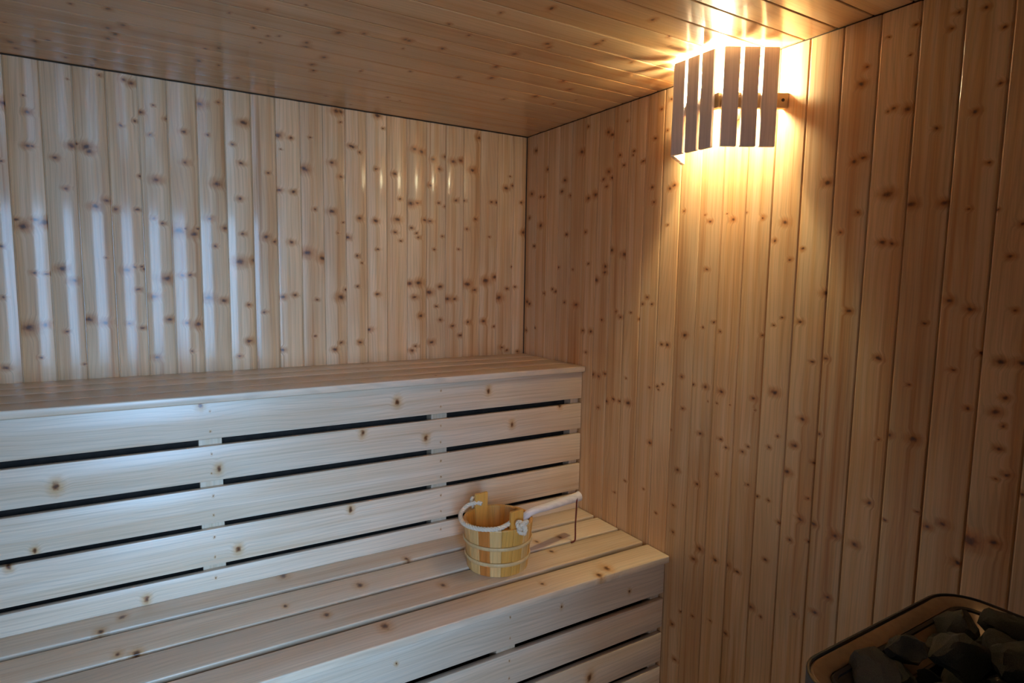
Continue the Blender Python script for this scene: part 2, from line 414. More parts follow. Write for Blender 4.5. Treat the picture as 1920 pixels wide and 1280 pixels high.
# knots: (position across the boards, position along them, radius in millimetres)
KNOTS_BACK = [
    (-1.9223, 2.0559, 9.1), (-1.8648, 2.0366, 5), (-1.8702, 1.9328, 5.9), (-1.8585, 1.9334, 3.4),
    (-1.8016, 1.904, 5.2), (-1.7565, 1.9481, 6.5), (-1.7456, 1.9558, 4.3), (-1.7173, 1.9487, 8.8),
    (-1.709, 1.9347, 6.2), (-1.779, 1.8101, 4.3), (-1.6031, 2.1797, 4.5), (-1.5837, 2.1736, 6.3),
    (-1.5594, 2.0827, 4.1), (-1.5213, 2.1097, 2.7), (-1.578, 2.0524, 3.6), (-1.6169, 2.0307, 3.6),
    (-1.5949, 1.9936, 3.2), (-1.5773, 1.9738, 3.6), (-1.4821, 2.072, 4.2), (-1.5333, 2.0114, 3.7),
    (-1.6081, 1.8608, 3.2), (-1.5692, 1.8677, 3.7), (-1.5213, 1.8612, 7.9), (-1.6682, 1.7792, 6.3),
    (-1.7017, 1.7569, 7.1), (-1.6431, 1.7515, 5), (-1.5815, 1.7546, 4.1), (-1.7572, 2.1546, 2.1),
    (-1.6705, 2.1846, 3.1), (-1.8721, 2.086, 2.1), (-1.9374, 1.8793, 2.9), (-1.379, 2.1382, 8.5),
    (-1.3165, 2.1527, 3.8), (-1.2364, 2.0935, 7.8), (-1.2745, 2.0126, 4.4), (-1.3569, 2.0338, 3.8),
    (-1.4325, 2.0361, 4.7), (-1.4308, 1.9302, 5.7), (-1.2471, 1.9466, 5.4), (-1.3305, 1.8657, 8.7),
    (-1.2561, 1.818, 5.4), (-1.3598, 1.7385, 5.8), (-1.307, 1.7081, 6.4), (-1.1162, 2.0657, 7.6),
    (-1.0705, 2.0599, 4.6), (-0.9998, 2.072, 3.1), (-1.0206, 1.9512, 9.3), (-0.8964, 2.1852, 7.9),
    (-0.878, 2.1854, 6.3), (-0.8785, 2.147, 3.2), (-0.9149, 1.9855, 6.3), (-0.8797, 1.9347, 5.3),
    (-0.8395, 2.0591, 5.4), (-1.1184, 1.8615, 6.1), (-1.0647, 1.8597, 5.7), (-0.9853, 1.7996, 4.2),
    (-0.9192, 1.7955, 6.9), (-0.8545, 1.6971, 6.5), (-1.1552, 1.9224, 4), (-1.4591, 1.6912, 11.4),
    (-1.4371, 1.6999, 4.3), (-1.4111, 1.681, 8.6), (-1.3977, 1.7006, 4.3), (-1.2483, 1.6893, 5),
    (-1.1681, 1.6819, 7.1), (-1.1078, 2.0137, 2.5), (-0.727, 2.195, 7.6), (-0.7029, 2.1465, 3.3),
    (-0.8314, 2.0575, 5.4), (-0.8027, 2.0374, 3.8), (-0.7352, 1.9812, 4.9), (-0.6547, 1.9694, 6.1),
    (-0.6327, 1.8682, 4.5), (-0.5653, 2.0803, 6.8), (-0.5349, 2.0745, 6.8), (-0.4792, 2.0475, 5.8),
    (-0.4204, 2.0638, 6.4), (-0.4507, 2.0093, 5.8), (-0.3836, 2.0485, 7.6), (-0.3444, 2.0586, 7.1),
    (-0.4902, 1.9363, 5.8), (-0.2874, 2.0223, 7.8), (-0.2552, 2.168, 7.2), (-0.5836, 1.8525, 9.1),
    (-0.5532, 1.8577, 5.7), (-0.3693, 1.8823, 5.9), (-0.3263, 1.884, 4.2), (-0.4212, 1.8517, 4.1),
    (-0.4533, 1.8654, 4.1), (-0.1105, 1.9577, 7.4), (-0.0745, 1.9731, 5.6), (-0.1574, 1.8894, 6.2),
    (-0.1893, 1.8888, 4.9), (-0.0265, 1.8995, 4.4), (-0.0123, 1.76, 7.6), (-0.8053, 1.7755, 6),
    (-0.7385, 1.7695, 6.6), (-0.6449, 1.7814, 7.9), (-0.6539, 1.728, 5.1), (-0.5192, 1.7865, 5.8),
    (-0.4942, 1.7835, 5.2), (-0.5795, 1.75, 5.1), (-0.2694, 1.8052, 4.8), (-0.3137, 1.7597, 4.2),
    (-0.6279, 1.693, 4), (-0.4335, 1.7211, 4.1), (-0.729, 1.6537, 3.9), (-0.8168, 1.6232, 4.4),
    (-0.5575, 1.7303, 4), (-0.5489, 1.7108, 4.6), (-0.473, 1.6624, 3.5), (-0.3545, 1.6669, 3.6),
    (-0.0898, 2.0125, 3.7), (-0.1976, 1.7308, 3.7), (-1.9112, 1.7012, 5.1), (-1.8923, 1.6815, 9.3),
    (-1.8612, 1.7044, 5.6), (-1.8384, 1.6961, 9.5), (-1.9511, 1.6162, 4.2), (-1.9561, 1.4543, 3.8),
    (-1.873, 1.5343, 4.3), (-1.8422, 1.5319, 4.3), (-1.7998, 1.5488, 7.9), (-1.7695, 1.5099, 6.6),
    (-1.8968, 1.3574, 11.2), (-1.8533, 1.3658, 6.1), (-1.798, 1.3422, 4), (-1.7354, 1.3808, 8.1),
    (-1.6907, 1.3694, 6.8), (-1.6211, 1.5481, 6.9), (-1.598, 1.5591, 4.6), (-1.5756, 1.5597, 3.7),
    (-1.5687, 1.5525, 4.2), (-1.5914, 1.4812, 5.1), (-1.5025, 1.5201, 9.4), (-1.5424, 1.4566, 7),
    (-1.4983, 1.3758, 6.7), (-1.6209, 1.3654, 4.2), (-1.5828, 1.3486, 4.7), (-1.5425, 1.2414, 6.2),
    (-1.9623, 1.2309, 6), (-1.871, 1.2578, 3.1), (-1.7522, 1.2314, 2.7), (-1.6774, 1.5873, 2.7),
    (-1.5351, 1.7296, 4.2), (-1.5088, 1.7129, 4.7), (-1.601, 1.3896, 2.3), (-1.3453, 1.641, 4.4),
    (-1.2616, 1.5868, 11), (-1.2142, 1.5917, 7), (-1.0761, 1.6664, 6.2), (-1.0164, 1.6286, 10.5),
    (-0.9573, 1.6096, 9.6), (-1.4522, 1.5327, 5.3), (-1.4267, 1.5345, 4.3), (-1.4433, 1.3616, 5.3),
    (-1.4069, 1.3558, 8.3), (-1.3711, 1.4514, 9.3), (-1.3202, 1.4429, 7.4), (-1.2359, 1.4259, 4.5),
    (-1.2371, 1.2889, 7.1), (-1.2714, 1.2329, 4.5), (-1.1112, 1.4543, 6.2), (-1.0667, 1.4626, 5.2),
    (-0.9824, 1.4434, 4.3), (-0.8858, 1.4538, 9.8), (-0.8637, 1.4827, 5.5), (-0.8872, 1.2668, 4.9),
    (-0.9148, 1.2406, 6), (-1.1187, 1.2475, 5.7), (-0.9922, 1.2981, 3.7), (-1.4288, 1.2583, 3.4),
    (-1.1797, 1.3973, 4.1), (-0.8728, 1.7548, 3.2), (-0.8949, 1.7116, 2.7), (-1.1372, 1.6673, 5.1),
    (-0.5883, 1.5125, 8.1), (-0.5451, 1.5158, 9.3), (-0.5675, 1.4532, 6.4), (-0.5375, 1.3714, 6.4),
    (-0.4979, 1.4742, 9.4), (-0.4454, 1.5003, 6.5), (-0.4632, 1.4133, 4.1), (-0.3748, 1.4456, 6.6),
    (-0.4073, 1.4457, 8.4), (-0.3107, 1.5121, 9.7), (-0.2727, 1.4862, 6.7), (-0.2138, 1.5284, 10.5),
    (-0.165, 1.5457, 8.7), (-0.1433, 1.4498, 10.1), (-0.1002, 1.4933, 5.1), (-0.052, 1.4999, 4.5),
    (-0.732, 1.4653, 5.6), (-0.7671, 1.3171, 6.2), (-0.8081, 1.2653, 6.1), (-0.8169, 1.6221, 4.4),
    (-0.7976, 1.5944, 2.8), (-0.8181, 1.4982, 3.9), (-0.3043, 1.3383, 5.5), (-0.2241, 1.3408, 6.8),
    (-0.3833, 1.322, 5.4), (-0.3413, 1.2781, 6.1), (-0.4852, 1.2533, 7.1), (-0.5782, 1.2189, 6.4),
    (-0.5626, 1.2388, 4.7), (-0.4415, 1.3505, 5.4), (-0.1211, 1.2142, 5.7), (-0.095, 1.1989, 4.5),
    (-0.1644, 1.3149, 4.4), (0.01, 1.4314, 6.5), (0.0061, 1.6108, 4.5), (-0.0703, 1.5963, 3.8),
    (-0.0346, 1.1895, 4.5),
]
KNOTS_RIGHT = [
    (-0.0779, 2.1278, 7.1), (-0.1759, 2.0313, 5.8), (-0.4234, 2.0669, 7.5), (-0.3078, 1.9653, 6.7),
    (-0.2888, 1.921, 6.2), (-0.0499, 1.9368, 7.3), (-0.1232, 1.9144, 5.3), (-0.1496, 1.9117, 5.3),
    (-0.3525, 1.896, 5), (-0.0337, 1.8278, 5.5), (-0.128, 1.7856, 8.3), (-0.3298, 1.7339, 5.6),
    (-0.4626, 1.7375, 4.8), (-0.4617, 2.1615, 4.2), (-0.5886, 2.1149, 6.5), (-0.6122, 2.1007, 6.5),
    (-0.6613, 2.0149, 4.4), (-0.6868, 1.9736, 4.4), (-0.7397, 2.0182, 4.3), (-0.7349, 2.004, 2.9),
    (-0.7898, 1.9723, 4.2), (-0.8467, 2.0429, 4.1), (-0.8739, 2.1394, 3.6), (-0.9182, 2.1626, 4.4),
    (-0.9049, 2.0598, 3.1), (-0.5424, 2.0148, 3.6), (-0.5984, 1.9629, 6.6), (-0.6189, 1.936, 5),
    (-0.5677, 1.9361, 4.6), (-0.5888, 1.9061, 4.1), (-0.5204, 1.8835, 8.3), (-0.4751, 1.8727, 6.9),
    (-0.6065, 1.8628, 3), (-0.8527, 1.8206, 4.2), (-0.9473, 1.8683, 5.8), (-0.9285, 1.8604, 5.4),
    (-0.9966, 1.7767, 3.5), (-0.9236, 1.7353, 2.7), (-0.6984, 2.1348, 2.9), (-0.567, 1.7546, 4.1),
    (-0.8414, 1.8741, 4.2), (-0.0774, 1.6921, 5.4), (-0.2763, 1.5933, 4.6), (-0.3808, 1.5826, 3.9),
    (-0.6306, 1.6571, 7.6), (-0.7027, 1.6392, 7.4), (-0.5931, 1.5946, 5.7), (-0.5935, 1.5716, 5.7),
    (-0.5424, 1.5413, 7.9), (-0.0248, 1.4312, 7.4), (-0.0457, 1.4216, 6.8), (-0.2559, 1.4868, 5.2),
    (-0.1693, 1.4762, 4.2), (-0.2324, 1.4966, 4.7), (-0.326, 1.4423, 4.5), (-0.4092, 1.4336, 7.2),
    (-0.0215, 1.2927, 5), (-0.0967, 1.311, 4.3), (-0.4613, 1.3272, 5.4), (-0.5148, 1.3289, 6.4),
    (-0.5835, 1.3816, 4.7), (-0.5469, 1.4477, 3.2), (-0.6671, 1.4185, 4), (-0.6944, 1.399, 5),
    (-0.7517, 1.4197, 3.4), (-0.8369, 1.4798, 4.7), (-0.8126, 1.4561, 4.3), (-0.8614, 1.4563, 3.8),
    (-0.7986, 1.3977, 3.4), (-1.0255, 1.3586, 5.3), (-0.9458, 1.3163, 5), (-0.9189, 1.3168, 4.6),
    (-0.4872, 1.2392, 4.3), (-1.0196, 1.2135, 3.6), (-0.54, 1.1526, 6.9), (-0.5743, 1.1506, 5.3),
    (-0.6133, 1.1668, 5.2), (-0.9071, 1.162, 3.7), (-0.9333, 1.1741, 3.2), (-0.6676, 1.0725, 4.1),
    (-0.7383, 1.166, 3), (-0.4874, 1.6061, 4.3), (-0.5783, 1.0214, 4.8), (-0.5434, 0.9623, 2.7),
    (-0.6271, 1.0556, 5.7), (-0.6695, 1.0712, 4.6), (-0.7048, 1.0698, 4.6), (-0.7558, 1.0726, 7.4),
    (-0.8813, 0.9472, 5.7), (-1.0203, 0.8823, 5), (-0.9801, 1.017, 3.2), (-0.5825, 0.8473, 3.7),
    (-0.565, 0.8264, 3.2), (-0.7558, 0.7648, 3.5), (-0.856, 0.7638, 2.9), (-1.0085, 0.75, 3.7),
    (-0.9253, 0.6935, 3.3), (-1.0105, 0.6532, 4.1), (-1.0347, 0.6576, 3.2), (-1.1111, 1.0349, 4.8),
    (-1.1079, 0.859, 4.4), (-1.1964, 1.0358, 3.8), (-1.2193, 1.0137, 3.7), (-1.1878, 0.9173, 3.4),
    (-1.3021, 1.0364, 3.6), (-1.2817, 1.0144, 4), (-1.3062, 0.9173, 3.2), (-0.9061, 1.1612, 3.7),
    (-0.9132, 1.1496, 2.8), (-1.0321, 1.1047, 3.6), (-0.6945, 0.6997, 3.1), (-0.8666, 1.151, 2.8),
    (-1.1109, 1.7347, 4.2), (-1.1993, 1.7332, 4.8), (-1.3079, 1.7318, 3.8), (-1.3805, 1.7128, 6.3),
    (-1.3492, 1.663, 4.1), (-1.4028, 1.6079, 3.3), (-1.1062, 1.5808, 4.2), (-1.4414, 1.6351, 3.2),
    (-1.5004, 1.8102, 6.2), (-1.5171, 1.5141, 6.3), (-1.5452, 1.6763, 3.7), (-0.9974, 1.7759, 3.1),
    (-1.0196, 1.8703, 2.6), (-1.0292, 1.9237, 2.1), (-1.1744, 1.755, 2), (-1.247, 1.7511, 2.8),
    (-1.0894, 1.757, 2.1), (-1.3279, 1.7567, 1.9), (-1.0247, 1.357, 5.3), (-1.0192, 1.2137, 4),
    (-1.1442, 1.4117, 3.4), (-1.1013, 1.3908, 3), (-1.1734, 1.383, 3.3), (-1.3269, 1.3837, 3.5),
    (-1.3648, 1.4167, 3), (-1.3898, 1.4399, 3), (-1.4478, 1.433, 4.4), (-1.4915, 1.3255, 3.2),
    (-1.529, 1.3391, 4.2), (-1.5766, 1.3431, 3.1), (-1.1248, 1.1947, 5.6), (-1.1892, 1.1904, 5.4),
    (-1.3105, 1.1889, 4.7), (-1.3795, 1.2205, 6.9), (-1.4742, 1.1596, 5.8), (-1.4539, 1.0788, 5.6),
    (-1.5253, 1.1285, 3.2), (-1.5445, 1.1455, 2.5), (-1.5746, 1.2326, 3.1), (-1.401, 1.0929, 3),
    (-1.3723, 1.0519, 3.5), (-1.1111, 1.034, 3.9), (-1.1964, 1.0366, 3.3), (-1.2183, 1.0134, 3.3),
    (-1.2822, 1.0141, 3.2), (-1.3012, 1.0362, 3.2), (-1.5134, 1.0448, 3.6), (-1.0705, 1.1956, 3.9),
    (-1.5913, 1.143, 2.4), (-1.3175, 1.153, 2), (-1.2259, 1.1529, 1.6), (-1.1737, 1.1499, 2.1),
    (-1.1384, 1.1481, 1.7), (-1.0834, 1.15, 1.7), (-1.4459, 1.1473, 1.5), (-1.5002, 1.1496, 1.8),
    (-1.0074, 0.7508, 3.7), (-1.1333, 0.6398, 6.5), (-1.1093, 0.5938, 5.4), (-1.1982, 0.6298, 5.2),
    (-1.2439, 0.6324, 6.8), (-1.2884, 0.6269, 4.4), (-1.3444, 0.5375, 6), (-1.3828, 0.7071, 4.2),
    (-1.4368, 0.9951, 6.1), (-1.4862, 0.8715, 5), (-1.4599, 0.7988, 4.1), (-1.4192, 0.8358, 3.6),
    (-1.4075, 0.8358, 2.6), (-1.3435, 0.8914, 3.2), (-1.3812, 0.8917, 3.1), (-1.5045, 0.9384, 3),
    (-1.5889, 0.8628, 5.7), (-1.5251, 0.8716, 4.9), (-1.5813, 0.6804, 4.3), (-1.5497, 0.6214, 4.9),
    (-1.4888, 0.5845, 3.6), (-1.0259, 0.3179, 5), (-1.0459, 0.1924, 5.6), (-1.1175, 0.3928, 3.6),
    (-1.2531, 0.4024, 4.6), (-1.0614, 0.3801, 3.7), (-1.38, 0.5223, 3.2), (-1.5143, 0.8154, 3),
    (-1.1922, 0.4133, 2.9), (-1.3052, 0.9172, 2.7), (-1.5733, 2.0439, 5.3), (-1.689, 1.9588, 5.6),
    (-1.6566, 1.9677, 4.5), (-1.6435, 1.9623, 2.9), (-1.8323, 2.1379, 3.5), (-1.7801, 2.1468, 3.1),
    (-1.7675, 2.1157, 3.2), (-1.8691, 2.0864, 3.5), (-1.874, 1.9721, 3), (-1.8304, 1.9216, 4.1),
    (-1.849, 1.8436, 2.5), (-1.8649, 1.8064, 3), (-1.5684, 1.8537, 4.8), (-1.5916, 1.8617, 4.7),
    (-1.7133, 1.7327, 6.7), (-1.7842, 1.7287, 5.9), (-1.5883, 1.7232, 3.6), (-1.6539, 1.6441, 5.2),
    (-1.6778, 1.6414, 4.6), (-1.6587, 1.7632, 8), (-1.9199, 1.6047, 4), (-1.9355, 1.6721, 3.9),
    (-1.8868, 1.7041, 3), (-1.8363, 1.712, 2.6), (-1.6921, 2.1496, 2.7), (-1.582, 2.0836, 3.5),
    (-1.7553, 1.8994, 3.2), (-1.631, 2.14, 2.3), (-1.6001, 2.1459, 2.3), (-1.6846, 2.0824, 2.2),
    (-1.8114, 1.5078, 5.5), (-1.8549, 1.4895, 5.4), (-1.5817, 1.4706, 4.4), (-1.6671, 1.3563, 4.9),
    (-1.8835, 1.3916, 3.7), (-1.9222, 1.3802, 6.3), (-1.9582, 1.3811, 6.1), (-1.9378, 1.4912, 3.6),
    (-1.7652, 1.4518, 2.9), (-1.832, 1.3477, 3.3), (-1.7424, 1.2992, 2.9), (-1.9353, 1.3009, 4.2),
    (-1.9214, 1.2675, 5.8), (-1.8672, 1.2672, 3.3), (-1.9371, 1.2413, 3.1), (-1.9336, 1.1896, 4.7),
    (-1.7623, 1.1692, 6.4), (-1.7065, 1.1682, 4.8), (-1.9523, 1.1366, 4.2), (-1.9334, 1.1213, 2.6),
    (-1.8085, 0.9677, 5.2), (-1.8409, 0.9867, 5.7), (-1.8971, 0.9674, 12), (-1.942, 0.9793, 5.8),
    (-1.8757, 0.9051, 5), (-1.6715, 0.98, 4.4), (-1.6438, 0.8567, 5.7), (-1.9813, 1.1028, 4.1),
    (-1.8064, 1.1453, 2.3), (-1.8644, 1.1484, 2.2), (-1.9044, 1.1525, 2.1), (-1.784, 0.9951, 2.9),
    (-1.7145, 0.9489, 2.4), (-1.5458, 1.1458, 2.6), (-1.5916, 1.1429, 2.6), (-1.5815, 0.6816, 4.7),
    (-1.6826, 1.1514, 2.4),
]
KNOTS_CEILING = [
    (-0.5454, -1.7029, 4), (-0.298, -1.8686, 5), (-0.463, -1.5954, 6.5), (-0.4189, -1.6301, 6.6),
    (-0.378, -1.6161, 6), (-0.3274, -1.6336, 6.9), (-0.1336, -1.8809, 9.3), (-0.1813, -1.8167, 6.2),
    (-0.2113, -1.7826, 6.2), (-0.0765, -1.8734, 6.4), (-0.068, -1.7556, 5), (-0.7398, -1.0902, 8),
    (-0.7977, -0.9195, 6), (-0.5768, -1.1425, 9.4), (-0.5257, -1.0757, 7.3), (-0.617, -1.1478, 6.1),
    (-0.4395, -1.0913, 6.7), (-0.3826, -1.0738, 6.1), (-0.6428, -1.2937, 3.6), (-0.5412, -1.261, 3.8),
    (-0.2722, -1.3987, 6.7), (-0.2621, -1.3409, 5.1), (-0.4277, -1.3573, 4.7), (-0.6063, -1.2503, 3.7),
    (-0.6232, -1.2251, 3.7), (-0.7117, -1.3608, 3.4), (-0.7886, -1.2809, 3.3), (-0.5906, -0.6507, 6.2),
    (-0.6436, -0.5584, 6.2), (-0.5548, -0.806, 4.3), (-1.0956, -0.7813, 4), (-0.9615, -0.8613, 4.2),
    (-0.9235, -0.7851, 3.7), (-0.7283, -0.8981, 3.1), (-0.1606, -1.2735, 6.3), (-0.1137, -0.9667, 5),
    (-1.184, -0.6918, 5.6), (-1.0691, -0.4556, 6.4), (-0.8755, -0.6073, 7.6), (-0.9927, -0.5699, 6.4),
    (-0.7534, -0.3387, 7.6), (-0.9432, -0.3885, 5.2), (-0.6967, -0.2691, 7), (-0.5582, -0.3239, 8.3),
    (-0.4632, -0.3999, 5.3), (-0.6467, -0.5576, 7.5), (-1.0151, -0.2733, 5.2), (-1.2739, -0.4374, 5.8),
    (-1.2196, -0.3213, 3.9),
]
KNOTS_UPPER_FRONT = [
    (1.1485, -1.4422, 8.2), (0.9582, -1.801, 9.7), (0.9455, -1.3999, 7.6), (0.6786, -1.3515, 7.8),
    (0.7872, -1.8561, 6), (0.7565, -1.9128, 6.6), (0.5814, -1.6038, 7.3), (0.8979, -1.443, 8.4),
    (1.1004, -0.8237, 9.4), (1.1099, -0.4553, 8.2), (1.0039, -0.9494, 8.3), (0.9576, -0.7138, 8.8),
    (0.9659, -0.347, 8.5), (1.0199, -0.1147, 7.7), (0.7406, -0.994, 7.4),
]
KNOTS_LOWER_FRONT = [
    (0.4888, -0.4606, 4.3), (0.4801, -1.0217, 3.7), (0.4637, -0.1678, 4.7), (0.2014, -0.3351, 10.9),
]
KNOTS_LOWER_TOP = [
    (-0.5113, -1.664, 8.6), (-0.5658, -1.7135, 9), (-0.4838, -1.2216, 12.6), (-0.7257, -1.6295, 9.9),
    (-0.7071, -1.6688, 7.8), (-0.678, -1.2531, 6.5), (-0.7873, -1.1603, 7.2), (-0.8687, -1.4446, 7.7),
    (-0.6657, -1.0238, 11), (-0.795, -0.7957, 9.4), (-0.7868, -1.1597, 8.5), (-0.9258, -1.0341, 12.7),
    (-0.9661, -0.2624, 12.7), (-0.9916, -0.3161, 9.8), (-0.6828, -0.2539, 9.2), (-0.6725, -0.3545, 8),
    (-0.768, -0.3532, 7.7), (-0.945, -0.5138, 6), (-0.5681, -0.8281, 8.4),
]
KNOTS_UPPER_TOP = [
    (-0.1417, -0.382, 4.6), (-0.2414, -0.5035, 4.4), (-0.4435, -0.663, 3.9), (-0.0354, -0.8099, 4.4),
    (-0.1867, -0.8365, 4.2),
]



def fill(joints, lo, hi, pitch):
    j = sorted(joints)
    while j[0] - pitch > lo + 0.03: j.insert(0, j[0] - pitch)
    while j[-1] + pitch < hi - 0.03: j.append(j[-1] + pitch)
    return [lo] + j + [hi]


def panel_boards(parent, joints, knots, length, vc, place, mat, extra_density=0.0, view=None, cham=0.0030, crown=0.0006):
    """one board object per joint interval; place(u centre) gives its matrix; vc = middle of the board along its length"""
    for a, b in zip(joints, joints[1:]):
        c = (a + b) / 2; w = b - a
        o = mk('plank', plank_mesh(w, length, cham=cham, crown=crown), mat, parent, place(c))
        ks = [(u - c, v - vc, max(r * 1.15, 1.4) / 1000) for u, v, r in knots if a <= u < b]
        if extra_density and (view is None or not (view[0] <= c <= view[1])):
            ks += random_knots(w, length, extra_density)
        set_knots(o, ks)


def basis(X, Y, Z, loc):
    return Matrix(((X[0], Y[0], Z[0], loc[0]), (X[1], Y[1], Z[1], loc[1]), (X[2], Y[2], Z[2], loc[2]), (0, 0, 0, 1)))


# ------------------------------------------------------------------ room shell
TH = 0.0145
TOPGAP = 0.003
wl = CEIL - TOPGAP
wall_back = structure(box('wall_back', X_LEFT - 0.08, 0.08, TH, TH + 0.06, 0, CEIL + 0.08, M_BACK))
wall_right = structure(box('wall_right', TH, TH + 0.06, Y_FRONT - 0.08, TH, 0, CEIL + 0.08, M_BACK))
wall_left = structure(box('wall_left', X_LEFT - TH - 0.06, X_LEFT - TH, Y_FRONT - 0.08, TH, 0, CEIL + 0.08, M_BACK))
ceiling = structure(box('ceiling', X_LEFT - TH, TH, Y_FRONT - TH, TH, CEIL + TH, CEIL + TH + 0.06, M_BACK))
floor = structure(box('floor', X_LEFT - 0.08, 0.08, Y_FRONT - 0.08, 0.08, -0.06, 0, M_FLOOR))
for s in (wall_back, wall_right, wall_left, ceiling, floor): PLOC[s.name] = s.location.copy()

jb = fill(JOINTS_BACK, X_LEFT, 0.0, 0.0878)
panel_boards(wall_back, jb, KNOTS_BACK, wl, wl / 2,
             lambda c: basis((1, 0, 0), (0, 0, 1), (0, -1, 0), (c, 0, wl / 2)), M_WALL, 4.0, (-2.0, 0), 0.0020, 0.0030)
jr = fill(JOINTS_RIGHT, Y_FRONT, 0.0, 0.0905)
panel_boards(wall_right, jr, KNOTS_RIGHT, wl, wl / 2,
             lambda c: Matrix(((0, 0, -1, 0), (1, 0, 0, c), (0, 1, 0, wl / 2), (0, 0, 0, 1))), M_WALL, 4.0, (-1.98, 0))
panel_boards(wall_left, fill([-1.4], Y_FRONT, 0.0, 0.0905), [], wl, wl / 2,
             lambda c: Matrix(((0, 0, 1, X_LEFT), (1, 0, 0, c), (0, 1, 0, wl / 2), (0, 0, 0, 1))), M_WALL, 4.0)
cl = -X_LEFT
panel_boards(ceiling, fill([-1.405 + 0.0925 * k for k in range(-15, 15)], Y_FRONT, 0.0, 0.0925), KNOTS_CEILING, cl, X_LEFT / 2,
             lambda c: Matrix(((0, 1, 0, X_LEFT / 2), (1, 0, 0, c), (0, 0, -1, CEIL), (0, 0, 0, 1))), M_CEIL, 1.2)

# front wall behind the camera, with the glazed door the daylight comes through
DX0, DX1, DZ = -2.15, -1.20, 2.06
bm = box_bm(X_LEFT - 0.08, DX0, Y_FRONT - TH - 0.06, Y_FRONT - TH, 0, CEIL + 0.08)
box_bm(DX1, TH, Y_FRONT - TH - 0.06, Y_FRONT - TH, 0, CEIL + 0.08, bm)
box_bm(DX0, DX1, Y_FRONT - TH - 0.06, Y_FRONT - TH, DZ, CEIL + 0.08, bm)
wall_front = structure(mk('wall_front', bm_mesh(bm, 'wall_front'), M_BACK))
for lo, hi in ((X_LEFT, DX0), (DX1, 0.0)):
    n = round((hi - lo) / 0.09)
    panel_boards(wall_front, [lo + (hi - lo) * i / n for i in range(n + 1)], [], wl, wl / 2,
                 lambda c: Matrix(((-1, 0, 0, c), (0, 0, 1, Y_FRONT), (0, 1, 0, wl / 2), (0, 0, 0, 1))), M_WALL, 4.0)
n = round((DX1 - DX0) / 0.09); hl = wl - DZ
panel_boards(wall_front, [DX0 + (DX1 - DX0) * i / n for i in range(n + 1)], [], hl, 0,
             lambda c: Matrix(((-1, 0, 0, c), (0, 0, 1, Y_FRONT), (0, 1, 0, DZ + hl / 2), (0, 0, 0, 1))), M_WALL, 4.0)
door = bpy.data.objects.new('door_1', None); COL.objects.link(door)
door.location = ((DX0 + DX1) / 2, Y_FRONT - 0.04, 0); PLOC[door.name] = door.location.copy()
structure(door, 'pine door with a large glass pane')
ya, yb = Y_FRONT - 0.065, Y_FRONT - 0.025
for a, b in ((DX0 + 0.002, DX0 + 0.085), (DX1 - 0.085, DX1 - 0.002)):
    box('stile', a, b, ya, yb, 0.006, DZ - 0.003, M_FRAME, door, 0.003)
box('rail', DX0 + 0.086, DX1 - 0.086, ya, yb, 1.985, DZ - 0.003, M_FRAME, door, 0.003)
box('rail', DX0 + 0.086, DX1 - 0.086, ya, yb, 0.006, 0.12, M_FRAME, door, 0.003)
box('pane', DX0 + 0.086, DX1 - 0.086, ya + 0.017, yb - 0.017, 0.121, 1.984, M_GLASS, door)
box('handle', DX1 - 0.06, DX1 - 0.03, yb, yb + 0.05, 0.98, 1.20, M_FRAME, door, 0.006)

# ------------------------------------------------------------------ benches
BX0, BX1 = X_LEFT + 0.004, -0.003
BL = BX1 - BX0; BXC = (BX0 + BX1) / 2


def bench_slat(parent, name, ya, yb, ztop, thick, knots, dens):
    """horizontal slat of the seat, running along x"""
    w = yb - ya; c = (ya + yb) / 2
    M = Matrix(((0, -1, 0, BXC), (1, 0, 0, c), (0, 0, 1, ztop), (0, 0, 0, 1)))
    o = mk(name, board_mesh(w, BL, thick, 0.004, 3), M_BENCH, parent, M)
    ks = [(y - c, -(x - BXC), r / 1000) for y, x, r in knots if ya <= y < yb]
    if dens: ks += random_knots(w, BL, dens, 0.004, 0.008)
    set_knots(o, ks)


def bench_front(parent, z0, z1, yface, knots, dens):
    w = z1 - z0; c = (z0 + z1) / 2
    M = Matrix(((0, -1, 0, BXC), (0, 0, -1, yface), (1, 0, 0, c), (0, 0, 0, 1)))
    o = mk('front_board', board_mesh(w, BL, 0.020, 0.0025, 2), M_BENCH, parent, M)
    ks = [(z - c, -(x - BXC), r / 1000) for z, x, r in knots if z0 <= z < z1]
    if dens: ks += random_knots(w, BL, dens, 0.004, 0.007)
    ks += [(s * w * 0.27, -(x - BXC), 0.0019) for x in (-1.418, -0.655) for s in (-1, 1)]      # nail heads
    set_knots(o, ks)


ub = thing('sauna_bench', 'upper pine bench with closed slatted front along the back wall', 'bench', (BXC, -0.24, 0))
for a, b in ((-0.1190, -0.0040), (-0.2385, -0.1250), (-0.3720, -0.2450), (-0.4910, -0.3785)):
    bench_slat(ub, 'seat_slat', a, b, UP, 0.024, KNOTS_UPPER_TOP, 0)
for a, b in ((-0.1385, -0.0265), (-0.2695, -0.1600), (-0.404, -0.2910), (-0.5375, -0.4220), (-0.665, -0.5550)):
    bench_front(ub, UP + a, UP + b, -0.471, KNOTS_UPPER_FRONT, 0)
for a, b in ((-2.28, -2.215), (-1.4505, -1.386), (-0.684, -0.621), (-0.046, -0.006)):
    box('post', a, b, -0.4505, -0.405, 0.0, UP - 0.0695, M_FRAME, ub, 0.002)
    box('post', a, b, -0.055, -0.010, 0.0, UP - 0.0695, M_FRAME, ub, 0.002)
    box('joist', a, b, -0.4505, -0.010, UP - 0.069, UP - 0.0245, M_FRAME, ub, 0.002)

